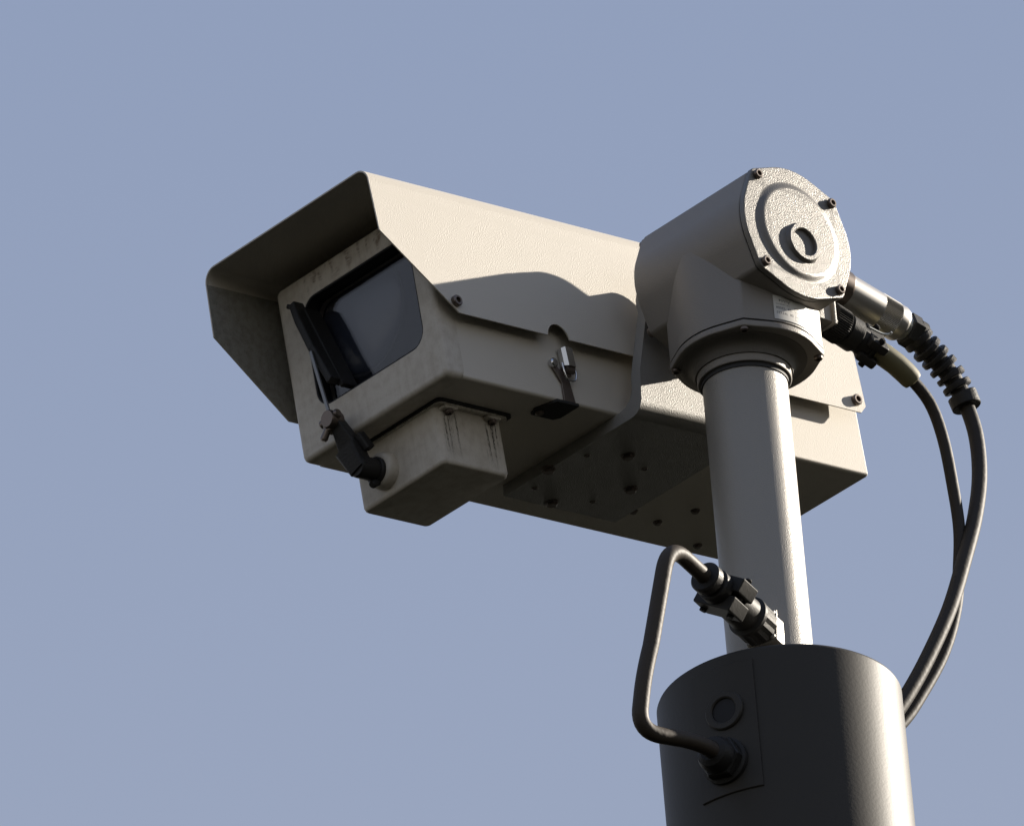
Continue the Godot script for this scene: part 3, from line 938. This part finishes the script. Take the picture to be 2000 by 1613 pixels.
# ------------------------------------------------------------------ cables
func build_cables() -> void:
	var o := Vector3(0, UP, 0)
	# 1: silver plug and ribbed boot
	var c := thing("plug_cable", "thick black cable with knurled silver plug and ribbed rubber boot beside end cover", "cable", o)
	var a0 := Vector3(68.5, 3.6, 20); var d := Vector3(52.0, -9.8, 0).normalized()
	var A := along(d, a0)
	var s := Shape.new()
	s.lathe([Vector2(0, -14), Vector2(14.2, -14), Vector2(14.2, 13), Vector2(13.6, 15), Vector2(0, 15)], A, 48)
	var ring0 := part("plug_socket", s, M.steel, c)
	s = Shape.new()
	s.lathe([Vector2(0, 14.5), Vector2(13.0, 14.5), Vector2(13.4, 15.2), Vector2(13.4, 45), Vector2(13.1, 45.4), Vector2(0, 45.4)], A, 64)
	s.lathe([Vector2(0, 61), Vector2(13.3, 61), Vector2(13.4, 61.6), Vector2(13.4, 67.5), Vector2(12.6, 69.5), Vector2(11.6, 70.3), Vector2(0, 70.3)], A, 64)
	part("plug_barrel", s, M.silver, c)
	s = Shape.new()
	s.smooth = 15
	s.loft(Shape.ring(13.55, 150, 0.55), [Vector2(0.3, 44.8), Vector2(0, 45.2), Vector2(0, 61.2), Vector2(0.3, 61.6)], A * Transform3D(Basis(Vector3.RIGHT, -PI / 2), Vector3.ZERO))
	part("knurled_grip", s, M.silver, c)
	s = Shape.new()
	s.lathe([Vector2(0, 70), Vector2(9.6, 70), Vector2(9.6, 74.5), Vector2(0, 74.5)], A, 40)
	part("lock_nut", s, M.nickel, c)
	# boot: follows the bend of the cable
	var b0 := A * Vector3(0, 73, 0)
	var bend := [b0, A * Vector3(0, 82, 0), Vector3(157, -18.5, 20.5), Vector3(170.0, -27.2, 21.0), Vector3(179.5, -36.0, 22.0), Vector3(186.6, -46.5, 23.0), Vector3(191.4, -57.2, 24.0), Vector3(195.8, -84.2, 27.0), Vector3(191.9, -120.3, 30.0), Vector3(179.6, -158.9, 33.0), Vector3(162.7, -198.1, 35.0), Vector3(139.7, -247.2, 37.0), Vector3(112.4, -295.8, 36.0), Vector3(89.2, -332.2, 34.0), Vector3(68, -362, 30)]
	var path := curve(bend, 2.0)
	s = Shape.new()
	s.smooth = 25
	s.loft(Shape.ring(12.6, 6), [Vector2(1.2, 74.3), Vector2(0, 75.5), Vector2(0, 84), Vector2(1.0, 85.5)], A * Transform3D(Basis(Vector3.RIGHT, -PI / 2), Vector3.ZERO))
	s.lathe([Vector2(0, 83), Vector2(11.2, 83), Vector2(11.2, 89), Vector2(10.4, 90), Vector2(0, 90)], A, 36)
	part("gland_nut", s, M.plastic, c)
	s = Shape.new()
	var prof := [Vector2(0, 6), Vector2(10.4, 6)]
	var at := 14.0
	for k in 6:
		var R := lerpf(11.6, 10.8, k / 5.0)
		var core := lerpf(8.0, 6.8, k / 5.0)
		prof.append_array([Vector2(core, at - 0.2), Vector2(R - 0.6, at), Vector2(R, at + 0.7), Vector2(R, at + 4.0), Vector2(R - 0.7, at + 4.8), Vector2(core, at + 5.0)])
		at += 8.7
	prof.append_array([Vector2(6.8, at - 0.3), Vector2(10.4, at), Vector2(11.0, at + 0.8), Vector2(10.8, at + 10.4), Vector2(10.2, at + 11), Vector2(0, at + 11)])
	s.sweep(path, prof, 32)
	part("ribbed_boot", s, M.rubber, c)
	s = Shape.new()
	var tail := curve(bend.slice(3), 2.5)
	s.sweep(tail, even(tail, 5.6, 5.6, 5.0), 20)
	part("cable_jacket", s, M.cable, c)
	# 2: black threaded plug, saddle clamp, olive sleeve
	c = thing("sleeved_cable", "thinner black cable with olive rubber sleeve and clamped round plug below silver plug", "cable", o)
	a0 = Vector3(53.0, -32.0, 26); d = Vector3(52, -12.5, 0).normalized()
	A = along(d, a0)
	s = Shape.new()
	s.box(Vector3(2.6, 27, 27), 0.8, Transform3D(Basis(), Vector3(52.8, -31.8, 26)))
	for q in [Vector2(1, 1), Vector2(1, -1), Vector2(-1, 1), Vector2(-1, -1)]:
		s.lathe([Vector2(0, -1), Vector2(2.2, -1), Vector2(2.2, 1.8), Vector2(1.4, 2.6), Vector2(0, 2.6)], along(Vector3.RIGHT, Vector3(54.0, -31.8 + q.x * 10, 26 + q.y * 10)), 12)
	part("plug_flange", s, M.bracket, c)
	s = Shape.new()
	s.smooth = 18
	s.lathe([Vector2(0, 0), Vector2(10.6, 0), Vector2(10.6, 5.5), Vector2(0, 5.5)], A, 36)
	s.loft(Shape.ring(13.2, 96, 0.7), [Vector2(0.8, 5.0), Vector2(0, 6.0), Vector2(0, 18.5), Vector2(1.0, 19.6)], A * Transform3D(Basis(Vector3.RIGHT, -PI / 2), Vector3.ZERO))
	part("knurled_ring", s, M.plastic, c)
	s = Shape.new()
	s.lathe([Vector2(0, 19), Vector2(10.8, 19), Vector2(10.8, 21), Vector2(12.2, 21.6), Vector2(12.2, 31.4), Vector2(11.4, 32.4), Vector2(10.2, 32.4), Vector2(9.8, 44), Vector2(0, 44)], A, 40)
	part("plug_shell", s, M.plastic, c)
	s = Shape.new()
	s.smooth = 25
	for e in [1.0, -1.0]:
		s.box(Vector3(25, 17, 7), 1.8, A * Transform3D(Basis(), Vector3(0, 45.5, 6.6 * e)))
		for f in [1.0, -1.0]:
			s.lathe([Vector2(0, -12.5), Vector2(2.4, -12.5), Vector2(2.4, 12.5), Vector2(1.6, 13.4), Vector2(0, 13.4)], A * Transform3D(Basis(Vector3.RIGHT, PI / 2), Vector3(9.4 * f, 45.5, 0)), 12)
	part("saddle_clamp", s, M.plastic, c)
	s = Shape.new()
	var hook := curve([A * Vector3(2, 34, 12.5), A * Vector3(1, 46, 13.5), A * Vector3(0, 51, 15.5), A * Vector3(0, 51.4, 18.0)], 1.5)
	s.sweep(hook, even(hook, 0.9, -1, 1.5), 8)
	part("wire_clip", s, M.nickel, c)
	var bend2 := [A * Vector3(0, 40, 0), A * Vector3(0, 52, 0), Vector3(117.5, -49.5, 28), Vector3(134.5, -58.4, 28), Vector3(151.5, -73.5, 28), Vector3(161.0, -99.8, 28), Vector3(165.7, -136, 28), Vector3(167.6, -168.6, 28), Vector3(164.8, -198.4, 27), Vector3(157.3, -237.8, 26), Vector3(141, -277.9, 25), Vector3(113.5, -320.7, 24), Vector3(95.5, -344.4, 23), Vector3(70, -370, 20)]
	path = curve(bend2, 2.0)
	s = Shape.new()
	s.sweep(path, [Vector2(0, 6), Vector2(7.6, 6), Vector2(8.2, 8), Vector2(8.4, 20), Vector2(8.3, 30), Vector2(8.2, 40), Vector2(7.9, 46), Vector2(7.2, 48.4), Vector2(5.4, 49), Vector2(0, 49)], 32)
	part("sleeve", s, M.olive, c)
	s = Shape.new()
	tail = curve(bend2.slice(2), 2.5)
	s.sweep(tail, even(tail, 4.4, 4.4, 5.0), 18)
	part("cable_jacket", s, M.cable, c)
	# 3: short bent lead from the post to the foot of the column
	c = thing("bent_lead", "short sharply bent brown cable from dark post to plug at the column foot", "cable", o)
	var n := Vector3(-117, 15.5, 34.9).normalized()
	a0 = Vector3(-31.1, -307.2, 20.1)
	A = along(n, a0)
	s = Shape.new()
	var F := facing(n, a0 - n * 1.5)
	s.box(Vector3(24, 25, 1.8), 0.6, F)
	s.box(Vector3(20, 20, 14), 1.0, F * Transform3D(Basis(), Vector3(0, 0, -7)))
	for q in [Vector2(1, 1), Vector2(1, -1), Vector2(-1, 1), Vector2(-1, -1)]:
		s.lathe([Vector2(0, -1), Vector2(2.2, -1), Vector2(2.2, 2.0), Vector2(1.4, 2.8), Vector2(0, 2.8)], along(n, F * Vector3(q.x * 9.4, q.y * 9.8, 0.7)), 12)
	part("plug_flange", s, M.hammer, c)
	s = Shape.new()
	s.smooth = 18
	s.loft(Shape.ring(14.4, 28, 0.9), [Vector2(0.8, 0.5), Vector2(0, 1.5), Vector2(0, 15.5), Vector2(1.2, 16.6)], A * Transform3D(Basis(Vector3.RIGHT, -PI / 2), Vector3.ZERO))
	part("coupling_ring", s, M.plastic, c)
	s = Shape.new()
	s.smooth = 30
	s.lathe([Vector2(0, 15), Vector2(13.2, 15), Vector2(15.0, 15.6), Vector2(15.0, 18.4), Vector2(13.4, 19.2), Vector2(12.6, 20), Vector2(12.6, 39), Vector2(0, 39)], A, 40)
	part("plug_shell", s, M.plastic, c)
	s = Shape.new()
	s.smooth = 25
	for e in [1.0, -1.0]:
		s.box(Vector3(34, 19, 11), 1.2, A * Transform3D(Basis(Vector3.UP, 0.6), Vector3.ZERO) * Transform3D(Basis(), Vector3(0, 47, 7.2 * e)))
		for f in [1.0, -1.0]:
			s.lathe([Vector2(0, -15), Vector2(2.6, -15), Vector2(2.6, 15), Vector2(1.6, 16), Vector2(0, 16)], A * Transform3D(Basis(Vector3.UP, 0.6), Vector3.ZERO) * Transform3D(Basis(Vector3.RIGHT, PI / 2), Vector3(12.6 * f, 47, 0)), 12)
	part("saddle_clamp", s, M.plastic, c)
	s = Shape.new()
	s.lathe([Vector2(0, 55), Vector2(11.6, 55), Vector2(12.0, 56), Vector2(12.0, 63.5), Vector2(11.0, 64.4), Vector2(9.4, 64.6), Vector2(9.4, 67.2), Vector2(11.0, 67.6), Vector2(11.4, 68.4), Vector2(11.4, 74), Vector2(10.2, 75.2), Vector2(6.6, 75.4), Vector2(0, 75.2)], A, 36)
	part("strain_relief", s, M.rubber, c)
	var nn := (DH * cos(deg_to_rad(28)) - RH * sin(deg_to_rad(28))).normalized()
	var g0 := nn * 87.0 + Vector3(0, -428.5, 0) + RH * -2.0
	var k1 := A * Vector3(0, 122, 0)
	var k2 := Vector3(-175.6, -437.6, 36.9)
	var lead := PackedVector3Array([A * Vector3(0, 60, 0), A * Vector3(0, 84, 0), A * Vector3(0, 96, 0)])
	fillet(lead, A * Vector3(0, 100, 0), k1, k1.lerp(k2, 0.15), 12)
	fillet(lead, k1.lerp(k2, 0.55), k1.lerp(k2, 0.70) + Vector3(-2.0, 0, 0), k1.lerp(k2, 0.82) + Vector3(-0.5, 0, 0), 8)
	fillet(lead, k1.lerp(k2, 0.86), k2, k2.lerp(Vector3(-126.2, -431.5, 39.5), 0.45), 14)
	fillet(lead, k2.lerp(Vector3(-126.2, -431.5, 39.5), 0.65), Vector3(-112, -429, 41), g0, 10)
	s = Shape.new()
	s.sweep(lead, even(lead, 5.7, 5.7, 3.0), 24)
	part("cable_jacket", s, M.lead, c)
	s = Shape.new()
	s.smooth = 25
	var G := along(nn, g0)
	s.lathe([Vector2(0, -3), Vector2(17, -3), Vector2(17, 1), Vector2(15, 2), Vector2(0, 2)], G, 32)
	s.loft(Shape.ring(15.5, 6), [Vector2(0.4, 1.5), Vector2(0, 2.2), Vector2(0, 8), Vector2(1.0, 9)], G * Transform3D(Basis(Vector3.RIGHT, -PI / 2), Vector3.ZERO))
	s.lathe([Vector2(0, 8), Vector2(12.8, 8), Vector2(12.8, 14), Vector2(11.0, 18.5), Vector2(7.5, 20.5), Vector2(0, 20.5)], G, 32)
	part("cable_gland", s, M.rubber, c)
